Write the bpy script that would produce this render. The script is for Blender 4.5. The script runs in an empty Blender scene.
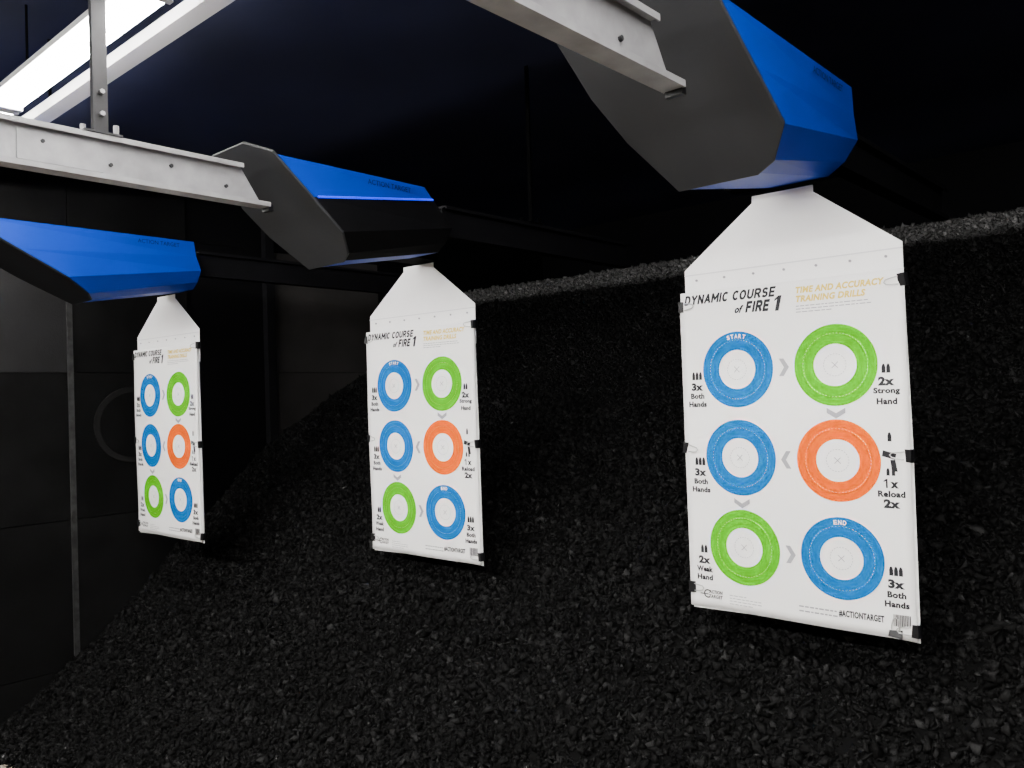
import bpy, math, random
import numpy as np
from mathutils import Vector, Matrix, Euler
random.seed(7); np.random.seed(7)
S=bpy.context.scene
COL=S.collection
CZ=1.6   # eye height above floor

# ------------------------------------------------------------ materials
def mat(name,col,rough=0.6,metal=0.0,var=0.0,vscale=8.0,bump=0.0,bscale=60.0,emit=None,estr=0,spec=0.5):
    m=bpy.data.materials.new(name); m.use_nodes=True
    nt=m.node_tree; b=nt.nodes['Principled BSDF']
    b.inputs['Roughness'].default_value=rough; b.inputs['Metallic'].default_value=metal
    b.inputs['Specular IOR Level'].default_value=spec
    tc=nt.nodes.new('ShaderNodeTexCoord')
    n=nt.nodes.new('ShaderNodeTexNoise'); n.inputs['Scale'].default_value=vscale; n.inputs['Detail'].default_value=6
    nt.links.new(tc.outputs['Object'],n.inputs['Vector'])
    r=nt.nodes.new('ShaderNodeValToRGB')
    r.color_ramp.elements[0].position=0.3; r.color_ramp.elements[1].position=0.7
    r.color_ramp.elements[0].color=(*[c*(1-var) for c in col],1)
    r.color_ramp.elements[1].color=(*[min(1,c*(1+var)) for c in col],1)
    nt.links.new(n.outputs['Fac'],r.inputs['Fac']); nt.links.new(r.outputs['Color'],b.inputs['Base Color'])
    if bump>0:
        n2=nt.nodes.new('ShaderNodeTexNoise'); n2.inputs['Scale'].default_value=bscale; n2.inputs['Detail'].default_value=4
        nt.links.new(tc.outputs['Object'],n2.inputs['Vector'])
        bp=nt.nodes.new('ShaderNodeBump'); bp.inputs['Strength'].default_value=bump; bp.inputs['Distance'].default_value=0.01
        nt.links.new(n2.outputs['Fac'],bp.inputs['Height']); nt.links.new(bp.outputs['Normal'],b.inputs['Normal'])
    if emit:
        b.inputs['Emission Color'].default_value=(*emit,1); b.inputs['Emission Strength'].default_value=estr
    return m
M_paper=mat('white_paper',(0.94,0.935,0.92),0.6,var=0.01,vscale=3,spec=0.3)
M_board=mat('white_backer',(0.70,0.70,0.71),0.6,var=0.03)
M_hang=mat('white_painted_steel',(0.93,0.93,0.92),0.5,var=0.02)
M_blue=mat('ink_blue',(0.0,0.115,0.38),0.7,spec=0.0)
M_green=mat('ink_green',(0.07,0.40,0.0),0.7,spec=0.0)
M_orange=mat('ink_orange',(0.80,0.10,0.0),0.7,spec=0.0)
M_black=mat('ink_black',(0.012,0.012,0.014),0.6,spec=0.2)
M_dgrey=mat('ink_dark_grey',(0.022,0.022,0.025),0.6,spec=0.15)
M_gold=mat('ink_gold',(0.78,0.58,0.10),0.6,spec=0.1)
M_grey=mat('ink_grey',(0.28,0.28,0.30),0.6)
M_lgrey=mat('ink_light_grey',(0.32,0.32,0.34),0.6)
M_white=mat('ink_white',(0.86,0.86,0.86),0.55)
M_clip=mat('black_clip_steel',(0.005,0.005,0.006),0.4,var=0.1,spec=0.25)
M_wire=mat('nickel_wire',(0.5,0.5,0.49),0.35,metal=0.6)
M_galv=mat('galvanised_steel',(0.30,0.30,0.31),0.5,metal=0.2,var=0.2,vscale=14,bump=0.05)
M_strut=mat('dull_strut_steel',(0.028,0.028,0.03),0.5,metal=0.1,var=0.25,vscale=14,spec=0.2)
M_dark=mat('dark_steel_and_shade',(0.0045,0.0045,0.0055),0.6,var=0.2,vscale=10,spec=0.12)
M_rod=mat('black_painted_rod',(0.0012,0.0012,0.0013),0.9,var=0.2,vscale=10,spec=0.02)
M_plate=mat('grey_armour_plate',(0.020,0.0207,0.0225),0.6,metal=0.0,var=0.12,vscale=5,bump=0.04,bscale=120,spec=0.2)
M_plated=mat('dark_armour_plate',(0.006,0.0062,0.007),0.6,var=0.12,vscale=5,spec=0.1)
M_cblue=mat('blue_powder_coat',(0.0,0.028,0.31),0.5,var=0.06,vscale=4,spec=0.15)
M_stripe=mat('vivid_blue_glow',(0.0,0.02,0.95),0.3,emit=(0.0,0.01,1.0),estr=1.8)  # emission paints in the bright blue glint at the shadow's edge
M_wall=mat('black_rubber_panel',(0.0034,0.0034,0.0035),0.75,var=0.4,vscale=3.5,bump=0.1,bscale=90,spec=0.08)
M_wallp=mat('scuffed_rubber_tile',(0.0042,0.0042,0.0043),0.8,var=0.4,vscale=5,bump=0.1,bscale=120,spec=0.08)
M_wallg=mat('lighter_grey_panel',(0.0155,0.0155,0.016),0.8,var=0.25,vscale=4,bump=0.1,bscale=120,spec=0.1)
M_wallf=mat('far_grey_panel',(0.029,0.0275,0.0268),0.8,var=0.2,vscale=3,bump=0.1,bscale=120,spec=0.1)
M_ring=mat('worn_rubber_ring',(0.009,0.009,0.009),0.8,var=0.3,vscale=6,spec=0.1)
M_ceil=mat('near_black_navy_paint',(0.013,0.0155,0.036),0.8,var=0.4,vscale=1.2,spec=0.2)
M_back=mat('black_paint_and_shade',(0.003,0.003,0.0035),0.85,var=0.3,vscale=2,spec=0.05)
M_floor=mat('beige_dusty_concrete',(0.35,0.30,0.24),0.85,var=0.25,vscale=12,bump=0.2,bscale=60)
M_fix=mat('white_lamp_housing',(0.5,0.5,0.5),0.4,var=0.03)
M_tube=mat('fluorescent_tube',(1,1,1),0.4,emit=(1.0,0.97,0.94),estr=95)
M_tube2=mat('fluorescent_tube_bright',(1,1,1),0.4,emit=(1.0,0.98,0.95),estr=275)

def rubber():
    m=bpy.data.materials.new('shredded_rubber'); m.use_nodes=True
    nt=m.node_tree; b=nt.nodes['Principled BSDF']; b.inputs['Roughness'].default_value=0.75
    b.inputs['Specular IOR Level'].default_value=0.045
    at=nt.nodes.new('ShaderNodeAttribute'); at.attribute_name='tone'
    geo=nt.nodes.new('ShaderNodeNewGeometry'); sp=nt.nodes.new('ShaderNodeSeparateXYZ')
    nt.links.new(geo.outputs['Position'],sp.inputs[0])
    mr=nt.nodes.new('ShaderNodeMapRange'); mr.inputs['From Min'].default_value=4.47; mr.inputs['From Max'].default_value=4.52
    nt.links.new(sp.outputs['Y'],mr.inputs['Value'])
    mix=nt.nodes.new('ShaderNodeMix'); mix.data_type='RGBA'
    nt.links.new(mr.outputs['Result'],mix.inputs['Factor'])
    mul=nt.nodes.new('ShaderNodeMath'); mul.operation='MULTIPLY_ADD'; mul.inputs[1].default_value=7; mul.inputs[2].default_value=0.042  # lightens the crest rubber, painting its lit band into the colour
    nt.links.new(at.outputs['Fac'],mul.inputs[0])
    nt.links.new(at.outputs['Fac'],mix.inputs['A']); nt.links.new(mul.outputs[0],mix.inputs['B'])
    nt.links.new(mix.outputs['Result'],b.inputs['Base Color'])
    return m
M_rub=rubber()

# ------------------------------------------------------------ helpers
def link(o,parent=None):
    COL.objects.link(o)
    if parent is not None: o.parent=parent
    return o
def mesh_obj(name,verts,faces,mats,parent=None,loc=(0,0,0),mi=None,smooth=False):
    me=bpy.data.meshes.new(name); me.from_pydata([tuple(v) for v in verts],[],faces)
    if not isinstance(mats,(list,tuple)): mats=[mats]
    for m in mats: me.materials.append(m)
    if mi: me.polygons.foreach_set('material_index',mi)
    if smooth: me.polygons.foreach_set('use_smooth',[True]*len(me.polygons))
    me.update()
    o=bpy.data.objects.new(name,me); o.location=loc
    return link(o,parent)
def empty(name,loc):
    o=bpy.data.objects.new(name,None); o.empty_display_size=0.05; o.location=loc
    return link(o)
import bmesh
class G:
    def __init__(s): s.v=[];s.f=[];s.m=[]
    def add(s,v,f,m=0):
        k=len(s.v); s.v+= [tuple(p) for p in v]; s.f+=[tuple(i+k for i in q) for q in f]; s.m+=[m]*len(f)
    def box(s,a,b,m=0):
        x0,y0,z0=a;x1,y1,z1=b
        s.add([(x0,y0,z0),(x1,y0,z0),(x1,y1,z0),(x0,y1,z0),(x0,y0,z1),(x1,y0,z1),(x1,y1,z1),(x0,y1,z1)],
              [(3,2,1,0),(4,5,6,7),(0,1,5,4),(1,2,6,5),(2,3,7,6),(3,0,4,7)],m)
    def tube(s,pts,r,n=8,m=0):
        pts=[Vector(p) for p in pts]; L=len(pts); v=[]
        for i,p in enumerate(pts):
            d=(pts[min(i+1,L-1)]-pts[max(i-1,0)]).normalized()
            a=d.orthogonal().normalized() if i==0 else (pa-d*pa.dot(d)).normalized()
            pa=a; b=d.cross(a)
            for k in range(n):
                t=2*math.pi*k/n; v.append(p+a*(r*math.cos(t))+b*(r*math.sin(t)))
        f=[]
        for i in range(L-1):
            for k in range(n): f.append((i*n+k,i*n+(k+1)%n,(i+1)*n+(k+1)%n,(i+1)*n+k))
        f.append(tuple(range(n-1,-1,-1))); f.append(tuple((L-1)*n+k for k in range(n)))
        s.add(v,f,m)
    def prism(s,poly,d0,d1,axis='y',m=0):
        n=len(poly)
        def P(p,d):
            return (p[0],d,p[1]) if axis=='y' else ((d,p[0],p[1]) if axis=='x' else (p[0],p[1],d))
        v=[P(p,d0) for p in poly]+[P(p,d1) for p in poly]
        f=[tuple(range(n)),tuple(range(2*n-1,n-1,-1))]+[(i,n+i,n+(i+1)%n,(i+1)%n) for i in range(n)]
        s.add(v,f,m)
    def obj(s,name,mats,parent=None,loc=(0,0,0),smooth=False,recalc=True):
        o=mesh_obj(name,s.v,s.f,mats,parent,loc,s.m,smooth)
        if recalc:
            bm=bmesh.new(); bm.from_mesh(o.data); bmesh.ops.recalc_face_normals(bm,faces=bm.faces); bm.to_mesh(o.data); bm.free()
        return o
def tag(o,label,cat,group=None,kind=None):
    o['label']=label; o['category']=cat
    if group: o['group']=group
    if kind: o['kind']=kind
def struct(o,label,cat): tag(o,label,cat,kind='structure')

# ------------------------------------------------------------ room shell
XL=-4.68; XR=3.2; YB=5.7; YF=-3.0; ZC=CZ+1.42
g=G(); g.box((XL-0.15,YF,-0.1),(XR+0.15,YB,0)); o=g.obj('floor',M_floor); struct(o,'dusty beige concrete floor','floor')
g=G(); g.box((XL-0.15,YF,ZC),(XR+0.15,YB,ZC+0.1)); o=g.obj('ceiling',M_ceil); struct(o,'near-black painted ceiling of the range','ceiling')
g=G(); g.box((XL-0.15,YB,0),(XR+0.15,YB+0.1,ZC)); o=g.obj('wall_back',M_back); struct(o,'black wall behind the rubber berm','wall')
g=G(); g.box((XR,YF,0),(XR+0.15,YB,ZC)); o=g.obj('wall_right',M_wall); struct(o,'black side wall of the range','wall')
g=G(); g.box((XL-0.15,YF,0),(XL-0.02,YB,ZC),0)
ys=[-3.0,-1.9,-0.7,0.5,1.7,2.36,2.88,3.80,5.28]; zs=[0.0,0.23,1.01,1.79,2.57,ZC]
for i in range(len(ys)-1):
    for j in range(len(zs)-1):
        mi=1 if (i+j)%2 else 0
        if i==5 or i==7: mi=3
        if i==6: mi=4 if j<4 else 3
        if i==3 and j==3: mi=2  # one tile in a lighter grey
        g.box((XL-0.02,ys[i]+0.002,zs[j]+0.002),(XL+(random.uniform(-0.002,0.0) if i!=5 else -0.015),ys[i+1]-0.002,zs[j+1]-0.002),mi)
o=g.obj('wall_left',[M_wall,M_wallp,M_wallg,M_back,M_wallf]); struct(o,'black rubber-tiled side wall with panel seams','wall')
g=G(); g.box((XL,1.685,0),(XL+0.008,1.692,CZ+0.6)); g.box((XL,1.692,0),(XL+0.004,1.715,CZ+0.6))
o=g.obj('trim_1',mat('worn_angle_steel',(0.03,0.03,0.03),0.5,metal=0.2,var=0.7,vscale=25)); struct(o,'worn steel angle strip covering wall panel joint','trim')
g=G(); g.box((XL,2.86,0),(XL+0.05,2.92,ZC)); o=g.obj('trim_2',M_dark); struct(o,'dark steel post covering wall panel joint','trim')
g=G(); pv=[];N=48
for k in range(N):
    t=2*math.pi*k/N; pv.append((2.02+0.21*math.cos(t),CZ-0.1+0.21*math.sin(t)))
g.prism(pv,XL+0.003,XL+0.010,'x')
pv2=[(2.02+(y-2.02)*0.86,CZ-0.1+(z-CZ+0.1)*0.86) for y,z in pv]; g.prism(pv2,XL+0.010,XL+0.014,'x',1)
o=g.obj('round_wall_patch',[M_ring,M_wall]); tag(o,'round black rubber patch fixed to the tiled side wall','patch')

# ------------------------------------------------------------ berm
PY=np.array([0.9,1.2,1.45,1.74,2.3,2.9,3.71,4.46,4.60,4.95,5.69]); PZ=np.array([-0.03,0.0,0.12,0.34,0.84,1.34,1.82,2.27,2.40,2.46,2.47])
def hz(x,y):
    k=np.clip((4.7-y)/1.2,0.2,1.0)
    return np.interp(y,PY,PZ)+k*(0.02*np.sin(x*2.1+y*1.3)+0.012*np.sin(x*5.3-y*4.1)+0.008*np.sin(x*13+y*11))
nx,ny=160,130
X=np.linspace(XL+0.006,XR-0.006,nx); Y=np.linspace(0.95,5.69,ny)
gx,gy=np.meshgrid(X,Y); gz=hz(gx,gy)
bv=np.stack([gx,gy,gz],-1).reshape(-1,3)
ii,jj=np.meshgrid(np.arange(nx-1),np.arange(ny-1)); a=(jj*nx+ii).ravel()
bf=np.concatenate([np.stack([a,a+1,a+nx+1],-1),np.stack([a,a+nx+1,a+nx],-1)])
NC=330000
u=np.random.rand(NC)
cy=1.12+ (4.98-1.12)*(u**1.12); cx=XL+0.03+(1.3-XL)*np.random.rand(NC)
size=np.clip(np.random.lognormal(math.log(0.0070),0.48,NC),0.0035,0.018)
cz=hz(cx,cy)+size*np.random.uniform(0.0,0.9,NC)
base=np.array([[-1,0,0],[1,0,0],[0,-1,0],[0,1,0],[0,0,-1],[0,0,1]],float)
v=base[None]+np.random.uniform(-0.6,0.6,(NC,6,3))
v*= (np.stack([np.random.uniform(0.8,1.5,NC),np.random.uniform(0.7,1.1,NC),np.random.uniform(0.45,0.9,NC)],-1)*size[:,None])[:,None,:]
q=np.random.normal(size=(NC,4)); q/=np.linalg.norm(q,axis=1)[:,None]
w,x_,y_,z_=q.T
R=np.stack([1-2*(y_**2+z_**2),2*(x_*y_-z_*w),2*(x_*z_+y_*w),2*(x_*y_+z_*w),1-2*(x_**2+z_**2),2*(y_*z_-x_*w),2*(x_*z_-y_*w),2*(y_*z_+x_*w),1-2*(x_**2+y_**2)],-1).reshape(NC,3,3)
v=np.einsum('nij,nkj->nki',R,v)+np.stack([cx,cy,cz],-1)[:,None,:]
v[:,:,0]=np.maximum(v[:,:,0],XL+0.006)
bt=np.array([[0,2,5],[2,1,5],[1,3,5],[3,0,5],[2,0,4],[1,2,4],[3,1,4],[0,3,4]])
cf=(bt[None]+ (np.arange(NC)*6)[:,None,None]).reshape(-1,3)+len(bv)
V=np.concatenate([bv,v.reshape(-1,3)]).astype(np.float32); F=np.concatenate([bf,cf]).astype(np.int32)
me=bpy.data.meshes.new('rubber_berm')
me.vertices.add(len(V)); me.vertices.foreach_set('co',V.ravel())
me.loops.add(len(F)*3); me.loops.foreach_set('vertex_index',F.ravel())
me.polygons.add(len(F)); me.polygons.foreach_set('loop_start',np.arange(len(F),dtype=np.int32)*3)
me.materials.append(M_rub)
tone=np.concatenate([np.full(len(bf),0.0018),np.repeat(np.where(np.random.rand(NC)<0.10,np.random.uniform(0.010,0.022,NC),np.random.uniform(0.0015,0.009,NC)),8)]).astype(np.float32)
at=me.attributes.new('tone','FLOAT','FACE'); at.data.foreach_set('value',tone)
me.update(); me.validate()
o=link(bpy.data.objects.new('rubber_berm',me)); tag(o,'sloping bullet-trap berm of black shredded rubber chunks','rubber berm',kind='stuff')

# ------------------------------------------------------------ text helper
_tc={}
def text_geo(s,bold=0.0,shear=0.0):
    k=(s,bold,shear)
    if k in _tc: return _tc[k]
    c=bpy.data.curves.new('t','FONT'); c.body=s; c.size=1; c.offset=bold; c.shear=shear; c.resolution_u=3; c.fill_mode='FRONT'
    c.space_character=1.0+bold*1.6
    o=bpy.data.objects.new('t',c); COL.objects.link(o); bpy.context.view_layer.update()
    me=bpy.data.meshes.new_from_object(o.evaluated_get(bpy.context.evaluated_depsgraph_get()))
    vs=np.array([tuple(p.co)[:2] for p in me.vertices]); fs=[tuple(p.vertices) for p in me.polygons]
    bpy.data.objects.remove(o); bpy.data.curves.remove(c); bpy.data.meshes.remove(me)
    _tc[k]=(vs,fs); return _tc[k]
def put_text(g,s,x0,x1,zb,h,m,bold=0.0,shear=0.0,y=-0.0012,xf=None):
    vs,fs=text_geo(s,bold,shear)
    mn=vs.min(0); mx=vs.max(0)
    sx=(x1-x0)/(mx[0]-mn[0]); sz=h/(mx[1]-mn[1])
    pts=[(x0+(p[0]-mn[0])*sx,zb+(p[1]-mn[1])*sz) for p in vs]
    if xf: pts=[xf(p) for p in pts]
    g.add([(p[0],y,p[1]) for p in pts],fs,m)
# plain geometric stroke alphabet (curves approximated by short chamfers)
def arc(cx,cy,rx,ry,a0,a1,n=6):
    return [(cx+rx*math.cos(math.radians(a0+(a1-a0)*i/n)),cy+ry*math.sin(math.radians(a0+(a1-a0)*i/n))) for i in range(n+1)]
SF={'A':(4.4,[[(0,0),(2.2,6),(4.4,0)],[(0.9,1.9),(3.5,1.9)]]),
'D':(4,[[(0,0),(0,6)]+arc(1.6,3,2.4,3,90,-90,8)+[(0,0)]]),'Y':(4.2,[[(0,6),(2.1,2.9),(4.2,6)],[(2.1,2.9),(2.1,0)]]),
'N':(4,[[(0,0),(0,6),(4,0),(4,6)]]),'M':(5.2,[[(0,0),(0,6),(2.6,2.0),(5.2,6),(5.2,0)]]),'I':(0,[[(0,0),(0,6)]]),
'C':(3.9,[arc(2.2,3,2.2,3,50,310,10)]),
'O':(4.4,[arc(2.2,3,2.2,3,0,360,14)]),
'U':(4,[[(0,6)]+arc(2,2.1,2,2.1,180,360,8)+[(4,6)]]),
'R':(4,[[(0,0),(0,6),(2.4,6)]+arc(2.4,4.4,1.6,1.6,90,-90,6)+[(0,2.8)],[(2.2,2.8),(4,0)]]),
'S':(3.8,[arc(1.9,4.45,1.75,1.5,30,250,6)+arc(1.9,1.5,1.85,1.5,70,-150,6)]),
'E':(3.4,[[(3.4,6),(0,6),(0,0),(3.4,0)],[(0,3),(3.0,3)]]),'F':(3.4,[[(3.4,6),(0,6),(0,0)],[(0,3),(3.0,3)]]),' ':(0.8,[])}
def put_stroke(g,s,x0,x1,zb,h,m,wt=1.1,shear=0.25,gap=1.5,y=-0.0012):
    tot=0
    for i,ch in enumerate(s): tot+=SF[ch][0]+wt+(gap-0.6)
    tot-=gap-0.6
    kx=(x1-x0-h*shear)/tot; kz=h/(6+wt); cx=0
    def P(px,pz):
        z=(pz+wt/2)*kz; return (x0+(cx+px+wt/2)*kx+z*shear,y,zb+z)
    for ch in s:
        wd,pl=SF[ch]
        for L in pl:
            for (a,b),(c,d) in zip(L[:-1],L[1:]):
                l=math.hypot(c-a,d-b)
                if l<1e-6: continue
                e=wt/2*(0.75 if l>1.8 else 0.35)
                ux,uz=(c-a)/l,(d-b)/l
                ax,az=a-ux*e,b-uz*e; bx,bz=c+ux*e,d+uz*e; nx_,nz_=-uz*wt/2,ux*wt/2
                g.add([P(ax+nx_,az+nz_),P(ax-nx_,az-nz_),P(bx-nx_,bz-nz_),P(bx+nx_,bz+nz_)],[(0,1,2,3)],m)
        cx+=wd+wt+(gap-0.6)

# ------------------------------------------------------------ poster (origin = V0 line centre)
PW=0.632; PH=0.895
def wav(x,z): return 0.004*math.sin(x*9+z*3)+0.003*math.sin(z*7+1)
def sx(s): return (s-0.5)*PW
def vz(v): return -v*PH
PM=[M_paper,M_blue,M_green,M_orange,M_black,M_gold,M_grey,M_lgrey,M_white,M_dgrey]
def finish(g,name,parent,label=None):
    g.v=[(x,y+wav(x,z),z) for x,y,z in g.v]
    used=sorted(set(g.m)); g.m=[used.index(k) for k in g.m]
    o=mesh_obj(name,g.v,g.f,[PM[k] for k in used],parent,(0,0,0),g.m)
    if label: o['label']=label
    return o
def ann(g,cx,cz,r0,r1,m,a0=0,a1=2*math.pi,n=72,y=-0.0012):
    v=[]
    for k in range(n+1):
        t=a0+(a1-a0)*k/n; c,s=math.cos(t),math.sin(t)
        v+=[(cx+r0*c,y,cz+r0*s),(cx+r1*c,y,cz+r1*s)]
    g.add(v,[(2*k,2*k+1,2*k+3,2*k+2) for k in range(n)],m)
def quad(g,x0,z0,x1,z1,m,y=-0.0012): g.add([(x0,y,z0),(x1,y,z0),(x1,y,z1),(x0,y,z1)],[(0,1,2,3)],m)
def bullet(g,x,z,h,m=4):
    w=h*0.2; g.add([(x-w,-0.0012,z),(x+w,-0.0012,z),(x+w,-0.0012,z+h*0.6),(x+w*0.6,-0.0012,z+h*0.87),(x,-0.0012,z+h),(x-w*0.6,-0.0012,z+h*0.87),(x-w,-0.0012,z+h*0.6)],[tuple(range(7))],m)
def one(g,x,z,h,m,shear=0.0,wd=None,tf=0.45):
    wd=wd or h*0.42; t=wd*tf
    P=[(wd-t,0),(wd,0),(wd,h),(wd-t*0.8,h),(0,h*0.80),(0,h*0.64),(wd-t,h*0.76)]
    g.add([(x+p[0]+p[1]*shear,-0.0012,z+p[1]) for p in P],[(0,1,2,6),(2,3,4,5,6)],m)
def make_poster(loc):
    root=empty('target_poster',loc)
    g=G(); nxp,nzp=28,40
    z0,z1=vz(1.0),vz(-0.04)
    for j in range(nzp+1):
        for i in range(nxp+1):
            g.v.append((-PW/2+PW*i/nxp,0,z0+(z1-z0)*j/nzp))
    for j in range(nzp):
        for i in range(nxp):
            a=j*(nxp+1)+i; g.f.append((a,a+1,a+nxp+2,a+nxp+1)); g.m.append(0)
    o=finish(g,'paper_sheet',root,'white printed paper sheet'); 
    o.data.polygons.foreach_set('use_smooth',[True]*len(o.data.polygons))
    sol=o.modifiers.new('t','SOLIDIFY'); sol.thickness=0.0006; sol.offset=-1
    rows=[0.222,0.503,0.79]; cols=[0.282,0.718]
    cl={(0,0):1,(0,1):2,(1,0):1,(1,1):3,(2,0):2,(2,1):1}; nm={1:'blue',2:'green',3:'orange'}
    for r in range(3):
        for c in range(2):
            g=G(); X0=sx(cols[c]); Z0=vz(rows[r]); m=cl[(r,c)]
            ann(g,X0,Z0,0.056,0.108,m)
            for k in range(60):
                t=2*math.pi*k/60; ann(g,X0,Z0,0.0839,0.0844,8,t,t+0.045,2,-0.0016)
            for k in range(24):
                t=2*math.pi*k/24; ann(g,X0,Z0,0.0285,0.0297,7,t,t+0.15,3)
            for sg in (1,-1):
                dx,dz=0.008,0.008*sg; w=0.0006
                g.add([(X0-dx-w,-0.0012,Z0-dz+w*sg),(X0-dx+w,-0.0012,Z0-dz-w*sg),(X0+dx+w,-0.0012,Z0+dz-w*sg),(X0+dx-w,-0.0012,Z0+dz+w*sg)],[(0,1,2,3)],6)
            word={(0,0):'START',(2,1):'END'}.get((r,c))
            if word:
                n=len(word)
                for i,ch in enumerate(word):
                    t=math.pi/2-(i-(n-1)/2)*0.128; rr=0.0885
                    def xf(p,t=t,rr=rr):
                        b=t-math.pi/2; return (X0+rr*math.cos(t)+p[0]*math.cos(b)-p[1]*math.sin(b),Z0+rr*math.sin(t)+p[0]*math.sin(b)+p[1]*math.cos(b))
                    put_text(g,ch,-0.0047,0.0047,0,0.0125,8,0.04,0,-0.0017,xf)
            finish(g,'target_ring',root,'printed %s ring with white bullseye'%nm[m])
    def chev(cx,cz,ang):
        g=G(); P=[(-0.013,0.024),(0.0,0.024),(0.015,0.0),(0.0,-0.024),(-0.013,-0.024),(0.001,0.0)]
        ca,sa=math.cos(ang),math.sin(ang)
        P=[(cx+p[0]*ca-p[1]*sa,-0.0012,cz+p[0]*sa+p[1]*ca) for p in P]
        g.add(P,[(0,5,2,1),(5,4,3,2)],7); finish(g,'arrow_chevron',root,'printed light grey arrow chevron')
    chev(0,vz(0.222),0); chev(sx(0.718),vz(0.363),-math.pi/2); chev(0,vz(0.505),math.pi); chev(sx(0.282),vz(0.648),-math.pi/2); chev(0,vz(0.795),0)
    def instr(s,v,nb,lines,big=True):
        g=G(); X0=sx(s)
        for k in range(nb): bullet(g,X0+(k-(nb-1)/2)*0.0115,vz(v-0.024),0.024)
        for i,(t,wd,h) in enumerate(lines):
            put_text(g,t,X0-wd/2,X0+wd/2,vz(v+0.012+0.0268*i),h,9,0.06 if h>0.02 else 0.05)
        finish(g,'instruction_text',root,'small printed drill instruction with cartridge symbols')
    instr(0.078,0.275,3,[('3x',0.038,0.023),('Both',0.045,0.0165),('Hands',0.059,0.0165)])
    instr(0.92,0.275,2,[('2x',0.040,0.023),('Strong',0.065,0.019),('Hand',0.050,0.0165)])
    instr(0.078,0.556,3,[('3x',0.038,0.023),('Both',0.045,0.0165),('Hands',0.059,0.0165)])
    instr(0.078,0.845,2,[('2x',0.038,0.023),('Weak',0.052,0.0165),('Hand',0.050,0.0165)])
    instr(0.93,0.848,3,[('3x',0.040,0.023),('Both',0.045,0.0165),('Hands',0.059,0.0165)])
    g=G(); X0=sx(0.925)
    bullet(g,X0,vz(0.445),0.024)
    g.add([(X0-0.02,-0.0012,vz(0.487)),(X0+0.012,-0.0012,vz(0.497)),(X0+0.015,-0.0012,vz(0.480)),(X0-0.017,-0.0012,vz(0.470))],[(0,1,2,3)],4)
    g.add([(X0+0.0,-0.0012,vz(0.497)),(X0+0.012,-0.0012,vz(0.497)),(X0+0.017,-0.0012,vz(0.53)),(X0+0.003,-0.0012,vz(0.53))],[(0,1,2,3)],4)
    for k in range(2): bullet(g,X0+(k-0.5)*0.013,vz(0.535)-0.006,0.02)
    one(g,X0-0.018,vz(0.577),0.023,9); put_text(g,'x',X0-0.002,X0+0.018,vz(0.577),0.016,9,0.06); put_text(g,'Reload',X0-0.033,X0+0.033,vz(0.603),0.0165,9,0.05)
    put_text(g,'2x',X0-0.020,X0+0.020,vz(0.634),0.023,9,0.06)
    finish(g,'instruction_text',root,'printed reload instruction with pistol symbol')
    g=G(); put_stroke(g,'DYNAMIC COURSE',sx(0.02),sx(0.475),vz(0.002),0.0285,9,1.75,0.22,1.35)
    put_text(g,'of',sx(0.278),sx(0.322),vz(0.043),0.022,9,0.05,0.45)
    put_stroke(g,'FIRE',sx(0.328),sx(0.448),vz(0.045),0.033,9,2.0,0.22,1.35); one(g,sx(0.455),vz(0.047),0.042,9,0.22,0.018,0.6)
    finish(g,'title_text',root,'bold slanted black title lettering')
    g=G(); put_text(g,'TIME AND ACCURACY',sx(0.56),sx(0.925),vz(0.0),0.018,5,0.045,0.2); put_text(g,'TRAINING DRILLS',sx(0.56),sx(0.85),vz(0.027),0.018,5,0.045,0.2)
    random.seed(3)
    for r in range(3):
        xx=sx(0.56)
        while xx<sx(0.86 if r<2 else 0.7):
            w=random.uniform(0.006,0.016); quad(g,xx,vz(0.040+0.009*r),xx+w,vz(0.0375+0.009*r),7); xx+=w+0.003
    finish(g,'subtitle_text',root,'thin pale gold slanted subtitle lettering')
    g=G(); X0=sx(0.07)
    ann(g,X0+0.012,vz(0.955),0.009,0.0125,4,0.8,5.4,20)
    quad(g,X0-0.012,vz(0.958),X0+0.014,vz(0.955),4)
    put_text(g,'ACTION',X0+0.016,X0+0.06,vz(0.953),0.010,4,0.03,0.2); put_text(g,'TARGET',X0+0.016,X0+0.06,vz(0.968),0.010,4,0.03,0.2)
    for r in range(4):
        xx=sx(0.2)
        while xx<sx(0.2)+[0.05,0.09,0.1,0.06][r]:
            w=random.uniform(0.006,0.014); quad(g,xx,vz(0.951+0.009*r),xx+w,vz(0.949+0.009*r),6); xx+=w+0.003
    for r in range(2):
        xx=sx(0.53)
        while xx<sx(0.53)+0.1:
            w=random.uniform(0.006,0.014); quad(g,xx,vz(0.950+0.014*r),xx+w,vz(0.946+0.014*r),6); xx+=w+0.003
    put_text(g,'#ACTIONTARGET',sx(0.70),sx(0.88),vz(0.962),0.019,9,0.04)
    xx=sx(0.915)
    while xx<sx(0.975):
        w=random.choice([0.001,0.0018,0.0026]); quad(g,xx,vz(0.965),xx+w,vz(0.932),4); xx+=w+0.0015
    finish(g,'footer_text',root,'small printed footer with hashtag and barcode')
    return root
def copy_tree(root,loc,rz=None):
    n=root.copy(); n.location=loc; COL.objects.link(n)
    if rz is not None: n.rotation_euler=(0,0,rz)
    for c in root.children:
        k=c.copy(); k.parent=n; COL.objects.link(k)
        for c2 in c.children:
            k2=c2.copy(); k2.parent=k; COL.objects.link(k2)
    return n

C=[(-0.946,2.19,0.022),(-2.385,2.13,0.009),(-3.83,1.88,0.009)]          # carriers
T=[(-0.955,2.205,0.0),(-2.525,2.26,math.radians(1.5)),(-3.99,1.90,math.radians(1.5))]  # hanging targets
ZP=CZ+0.252

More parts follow.
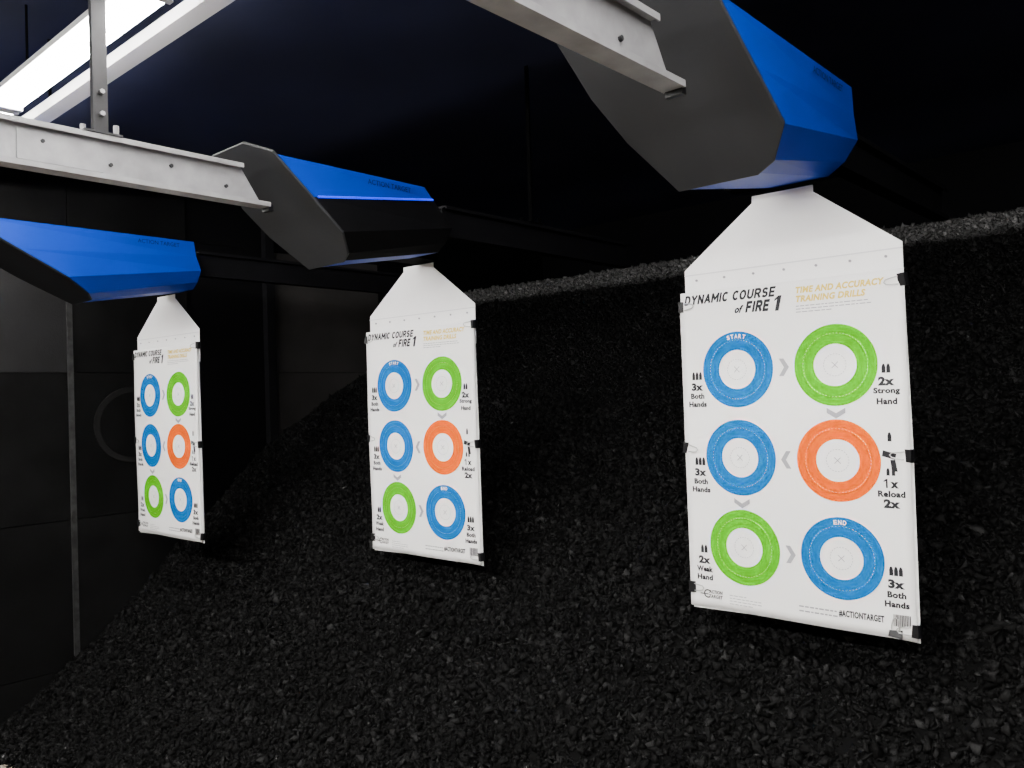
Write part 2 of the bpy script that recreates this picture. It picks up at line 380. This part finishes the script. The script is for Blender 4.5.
def make_hanger(loc):
    r=empty('target_hanger',loc)
    g=G(); w=PW/2-0.006
    g.prism([(-w,-0.05),(w,-0.05),(w,0.105),(0.088,0.272),(0.088,0.291),(-0.088,0.291),(-0.088,0.272),(-w,0.105)],0,0.004,'y')
    p=g.obj('hanger_plate',M_hang,r)
    bv=p.modifiers.new('b','BEVEL'); bv.width=0.001
    for i in range(7):
        g=G(); x=-w+0.04+i*(2*w-0.08)/6; g.tube([(x,0.0,0.072),(x,-0.003,0.072)],0.0035,10)
        g.obj('rivet',M_grey,r)
    g=G(); g.prism([(-w,0.088),(w,0.088),(w,0.091),(-w,0.091)],-0.0018,0.0,'y'); g.obj('fold_line',M_board,r)
    return r
def make_board(loc,k=0):
    g=G(); w=PW/2
    if k==0: P=[(-w-0.005,vz(0.988)),(w+0.004,vz(1.007)),(w+0.001,vz(0.5)),(w-0.004,vz(0.02)),(-w-0.011,vz(0.015)),(-w-0.008,vz(0.5))]
    else: P=[(-w+0.006,vz(1.007)),(w+0.006,vz(0.99)),(w+0.005,vz(0.46)),(w-0.002,vz(0.02)),(-w-0.005,vz(0.02)),(-w+0.001,vz(0.5))]
    g.prism(P,0.0,0.002,'y')
    o=g.obj('backer_sheet',M_board if k==0 else M_paper,None,loc); return o
# ------------------------------------------------------------ carrier
def make_carrier(loc,lx=(-0.10,-0.15),shade=False,bt=-0.012,bb=0.02,k=1.0,pm=None):
    r=empty('target_carrier',loc)
    def fy(z): return -0.45-(z-0.45)*k
    fo=[(lx[0],0.79),(0.10,0.79),(0.20,0.75),(0.237,0.525),(0.187,0.468),(0.14,0.45),(-0.06,0.45),(-0.13,0.56),(lx[1],0.65)]
    g=G(); n=len(fo); t=0.010/math.sqrt(2)
    v=[(x,fy(z),z) for x,z in fo]+[(x,fy(z)+t,z+t) for x,z in fo]
    g.add(v,[tuple(range(n)),tuple(range(2*n-1,n-1,-1))]+[(i,n+i,n+(i+1)%n,(i+1)%n) for i in range(n)])
    o=g.obj('deflector_plate',pm or M_plate,r); o['label']='angled grey steel deflector plate'
    bv=o.modifiers.new('b','BEVEL'); bv.width=0.002
    fr=[(-0.12,0.745),(0.20,0.745),(0.217,0.63),(0.232,0.53),(0.182,0.474),(0.138,0.457),(-0.058,0.457),(-0.125,0.56)]
    zm=0.703 if shade else 0.677
    re=[(-0.12,0.745,bt),(0.20,0.745,bt),(0.20,zm,bt+(bb-bt)*0.3),(0.20,0.615,bb),(0.165,0.565,bb),(0.12,0.535,bb),(-0.04,0.535,bb),(-0.12,0.61,bb)]
    kk=len(fr)
    v=[(x,fy(z)+0.012,z) for x,z in fr]+[(x,b,z) for x,z,b in re]
    F=[tuple(range(kk)),tuple(range(2*kk-1,kk-1,-1))]+[(i,kk+i,kk+(i+1)%kk,(i+1)%kk) for i in range(kk)]
    sk=[4,5,6,1] if shade else []   # lower side facets and rear, split off and coloured black as painted shadow
    g=G(); g.add(v,[f for i,f in enumerate(F) if i not in sk])
    o=g.obj('cowling',M_cblue,r); o['label']='blue powder-coated folded steel cowling'
    so=o.modifiers.new('s','SOLIDIFY'); so.thickness=0.003
    g=G(); g.box((-0.15,bb-0.06,0.5365),(-0.02,0.135 if shade else bb,0.552)); o=g.obj('mounting_arm',M_rod,r)
    if shade:
        g=G(); g.add(v,[F[i] for i in sk]); o=g.obj('lower_shade',M_back,r); o['label']='lower side of cowling coloured black to paint in shadow'
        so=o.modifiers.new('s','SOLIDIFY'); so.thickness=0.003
        g=G(); g.tube([(0.2185,-0.60,0.632),(0.2035,re[2][2]-0.005,zm+0.001)],0.0035,8); o=g.obj('lip_glow',M_stripe,r); o['label']='thin glowing strip painting a vivid blue glint along cowling fold'
    g=G(); vs,fs=text_geo('ACTION TARGET',0.0,0.0); mn=vs.min(0); mx=vs.max(0)
    pts=[]
    for p in vs:
        yy=bt-0.26+(p[0]-mn[0])/(mx[0]-mn[0])*0.19; zz=0.712+(p[1]-mn[1])/(mx[1]-mn[1])*0.018
        tt=(yy+0.74)/0.73; xs=0.2+ (0.745-zz)*0.149*(1-max(0,min(1,tt)))
        pts.append((xs+0.0022,yy,zz))
    g.add(pts,fs); o=g.obj('side_lettering',mat('navy_ink',(0.0,0.006,0.045),0.5,spec=0.1),r,recalc=False); o['label']='small dark lettering on cowling side'
    return r
# ------------------------------------------------------------ rails
def make_ibeam(g,y0,y1,slant=0.0,m=0):
    w=0.026
    g.box((-w,y0,0.0),(w,y1,0.007),m); g.box((-w,y0,0.113),(w,y1-slant,0.120),m)
    g.prism([(y0,0.007),(y1-0.02,0.007),(y1-slant,0.113),(y0,0.113)],-0.003,0.003,'x',m)
    g.box((w-0.004,y0,0.007),(w,y1,0.014),m); g.box((-w,y0,0.007),(-w+0.004,y1,0.014),m)
    g.box((w-0.004,y0,0.106),(w,y1-slant,0.113),m)
def make_rail(x,y0,y1):
    r=empty('overhead_rail',(x,0,CZ+0.615))
    g=G(); make_ibeam(g,y0,y1,0.09); g.obj('rail_beam',M_galv,r)
    for yy in np.arange(0.10,y1-0.05,0.17):
        g=G(); dz=0.045 if int(round(yy*100))%2 else 0.075
        g.tube([(0.003,yy,dz),(0.010,yy,dz)],0.0055,6); g.obj('rail_bolt',M_strut,r)
    g=G(); g.box((0.003,0.72,0.02),(0.007,0.93,0.1)); g.obj('splice_plate',M_galv,r)
    g=G(); g.box((-0.02,y1-0.004,-0.012),(0.02,y1+0.012,0.007)); g.obj('end_stop',M_clip,r)
    return r

posters=[make_poster((T[0][0],T[0][1]-0.020,ZP))]; hang=[make_hanger((T[0][0],T[0][1],ZP))]
boards=[make_board((T[0][0],T[0][1]-0.005,ZP),0)]; sheets=[make_board((T[0][0],T[0][1]-0.010,ZP),1)]
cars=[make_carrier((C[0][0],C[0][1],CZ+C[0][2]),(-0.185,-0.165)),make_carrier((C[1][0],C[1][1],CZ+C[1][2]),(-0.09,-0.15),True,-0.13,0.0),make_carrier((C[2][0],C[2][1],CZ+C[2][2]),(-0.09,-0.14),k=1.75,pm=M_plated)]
def off(t,d): return (t[0]+d*math.sin(t[2]),t[1]-d*math.cos(t[2]),ZP)
for t in T[1:]:
    posters.append(copy_tree(posters[0],off(t,0.020),t[2])); hang.append(copy_tree(hang[0],off(t,0),t[2]))
    boards.append(copy_tree(boards[0],off(t,0.005),t[2])); sheets.append(copy_tree(sheets[0],off(t,0.010),t[2]))
for p in posters: tag(p,'white paper shooting target with six coloured rings','paper target','hanging paper targets')
for p in hang: tag(p,'white metal hanger plate with sloped shoulders holding target','target hanger','target hangers')
for p in boards: tag(p,'white backer sheet behind the printed paper target','backer sheet','backer sheets')
for p in sheets: tag(p,'slightly misaligned spare white sheet clipped behind paper target','paper sheet','spare sheets')
for i,p in enumerate(cars): tag(p,'blue target carrier with lower side painted black as shadow and grey deflector plate' if i==1 else 'blue target carrier with angled grey steel deflector plate','target carrier','target carriers')

RX=0.082
for i,(tx,ty,tz) in enumerate(C):
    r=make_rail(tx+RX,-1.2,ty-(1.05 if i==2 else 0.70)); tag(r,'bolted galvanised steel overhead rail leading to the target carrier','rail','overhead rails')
    g=G(); make_ibeam(g,ty+0.06,3.45); rr=g.obj('shaded_overhead_rail',M_dark,None,(tx+RX,0,CZ+0.615)); tag(rr,'steel overhead rail running past the carrier to the berm, dark with painted-in shade','rail','shaded overhead rails')  # same rail beyond the carrier, its shadow put into a near-black colour
    for yy,mm in ((0.925,M_strut),(2.72,M_rod)):
        if i!=1 and yy>2: continue
        if i==2 and yy<1: yy=0.5
        st=empty('hanging_strut',(tx+RX,yy,CZ+0.735))
        g=G(); L=ZC-CZ-0.735; hw=0.022 if mm is M_strut else 0.012
        g.box((0.0,-hw,0.006),(0.004,hw,L)); g.box((0.004,-hw,0.006),(0.018,-hw+0.004,L)); g.obj('strut_channel',mm,st)
        g=G(); g.box((-0.03,-0.05,0.0),(0.03,0.05,0.006)); g.obj('foot_plate',mm,st)
        for a in (-0.035,0.035):
            g=G(); g.tube([(a*0.6,a,0.006),(a*0.6,a,0.03)],0.008,6); g.obj('anchor_bolt',M_galv if mm is M_strut else mm,st)
        if mm is M_strut:
            for dz in (0.06,0.12):
                g=G(); g.tube([(0.004,0.004,dz),(0.016,0.004,dz)],0.007,6); g.obj('clamp_bolt',M_galv,st)
        tag(st,('dull galvanised' if mm is M_strut else 'dark')+' steel strut bolting the overhead rail to the ceiling','strut','ceiling struts')

# ------------------------------------------------------------ binder clips
def make_clip(loc,rot):
    r=empty('binder_clip',loc)
    g=G(); g.prism([(0.016,-0.006),(-0.003,-0.013),(-0.007,-0.006),(-0.007,0.008),(-0.003,0.013),(0.016,0.007)],-0.016,0.016,'z')
    g.obj('clip_body',M_clip,r)
    for sg in (-1,1):
        g=G(); y1,y2=(0.009*sg,0.014*sg)
        g.tube([(0.014,y1,0.010),(0.028,y2,0.0085),(0.042,y2,0.006),(0.047,y2,0.0),(0.042,y2,-0.006),(0.028,y2,-0.0085),(0.014,y1,-0.010)],0.0017,6); g.obj('wire_handle',M_wire,r)
    r.rotation_euler=rot; return r
c0=None; w=PW/2
spots=[(-w-0.002,vz(0.0),0),(w+0.000,vz(-0.02),math.pi),(-w-0.002,vz(0.475),0),(w+0.000,vz(0.48),math.pi),(-w+0.001,vz(0.95),0),(w+0.001,vz(0.965),math.pi),(w-0.05,vz(1.0),-math.pi/2)]
for ti,t in enumerate(T):
    for k,(x,z,ry) in enumerate(spots):
        if k==6 and ti>0: continue
        z2=z+random.uniform(-0.01,0.01); dy=-0.012+wav(x,z)*0.6
        L=(t[0]+x*math.cos(t[2])-dy*math.sin(t[2]),t[1]+x*math.sin(t[2])+dy*math.cos(t[2]),ZP+z2)
        if c0 is None: c0=make_clip(L,(0,ry,0)); c=c0
        else: c=copy_tree(c0,L); c.rotation_euler=(random.uniform(-0.1,0.1),ry+random.uniform(-0.12,0.12),t[2])
        tag(c,'black binder clip with wire handles gripping paper target edge','binder clip','binder clips')

# ------------------------------------------------------------ light fixtures
def make_fixture(loc,tube,L=1.2,hw=0.055):
    r=empty('strip_light',loc)
    g=G(); h=L/2
    g.prism([(-hw,0.012),(-0.035,0.055),(0.035,0.055),(hw,0.012)],-h,h,'x')
    g.box((-h,-0.04,-0.03),(-h+0.02,0.04,0.012)); g.box((h-0.02,-0.04,-0.03),(h,0.04,0.012))
    g.obj('lamp_housing',M_fix,r)
    for y in (-0.025,0.025):
        g=G(); g.tube([(-h+0.02,y,-0.012),(h-0.02,y,-0.012)],0.013,12); g.obj('lamp_tube',tube,r,smooth=True)
    for x in (-h+0.2,h-0.2):
        g=G(); g.tube([(x,0,0.055),(x,0,ZC-loc[2])],0.005,6); g.obj('hanging_rod',M_rod,r)
    return r
for yy,zz,tb in ((1.03,1.13,M_tube),(-0.9,0.95,M_tube2)):
    f0=None
    for xx in (-3.98,-2.76,-1.54,-0.32,0.90):
        if f0 is None: f0=make_fixture((xx,yy,CZ+zz),tb); f=f0
        else: f=copy_tree(f0,(xx,yy,CZ+zz))
        tag(f,'white twin-tube fluorescent strip light hanging below ceiling','strip light','strip lights')
r=empty('cross_rail',(0,1.185,CZ+1.13))
g=G(); g.box((XL+0.01,-0.03,0),(1.6,0.03,0.005)); g.box((XL+0.01,0.025,0.005),(1.6,0.03,0.04)); g.box((XL+0.01,-0.03,0.005),(1.6,-0.025,0.04)); g.obj('rail_channel',M_fix,r)
for xx in (-3.4,-1.9,-0.2,1.3):
    g=G(); g.tube([(xx,0,0.005),(xx,0,ZC-CZ-1.13)],0.006,6); g.obj('hanging_rod',M_rod,r)
tag(r,'pale steel cross channel running beside the strip lights','rail')

# ------------------------------------------------------------ world, camera
wd=bpy.data.worlds.new('w'); S.world=wd; wd.use_nodes=True
wd.node_tree.nodes['Background'].inputs[0].default_value=(0.6,0.65,0.75,1); wd.node_tree.nodes['Background'].inputs[1].default_value=0.06
cam=bpy.data.cameras.new('camera'); co=bpy.data.objects.new('camera',cam); COL.objects.link(co)
cam.sensor_width=36; cam.lens=36*825/1024; cam.clip_start=0.05
Rm=Matrix.Rotation(math.radians(41.9),4,'Z')@Matrix.Rotation(math.radians(90.76),4,'X')@Matrix.Rotation(math.radians(-1.75),4,'Z')
co.matrix_world=Matrix.Translation((0,0,CZ))@Rm
S.camera=co
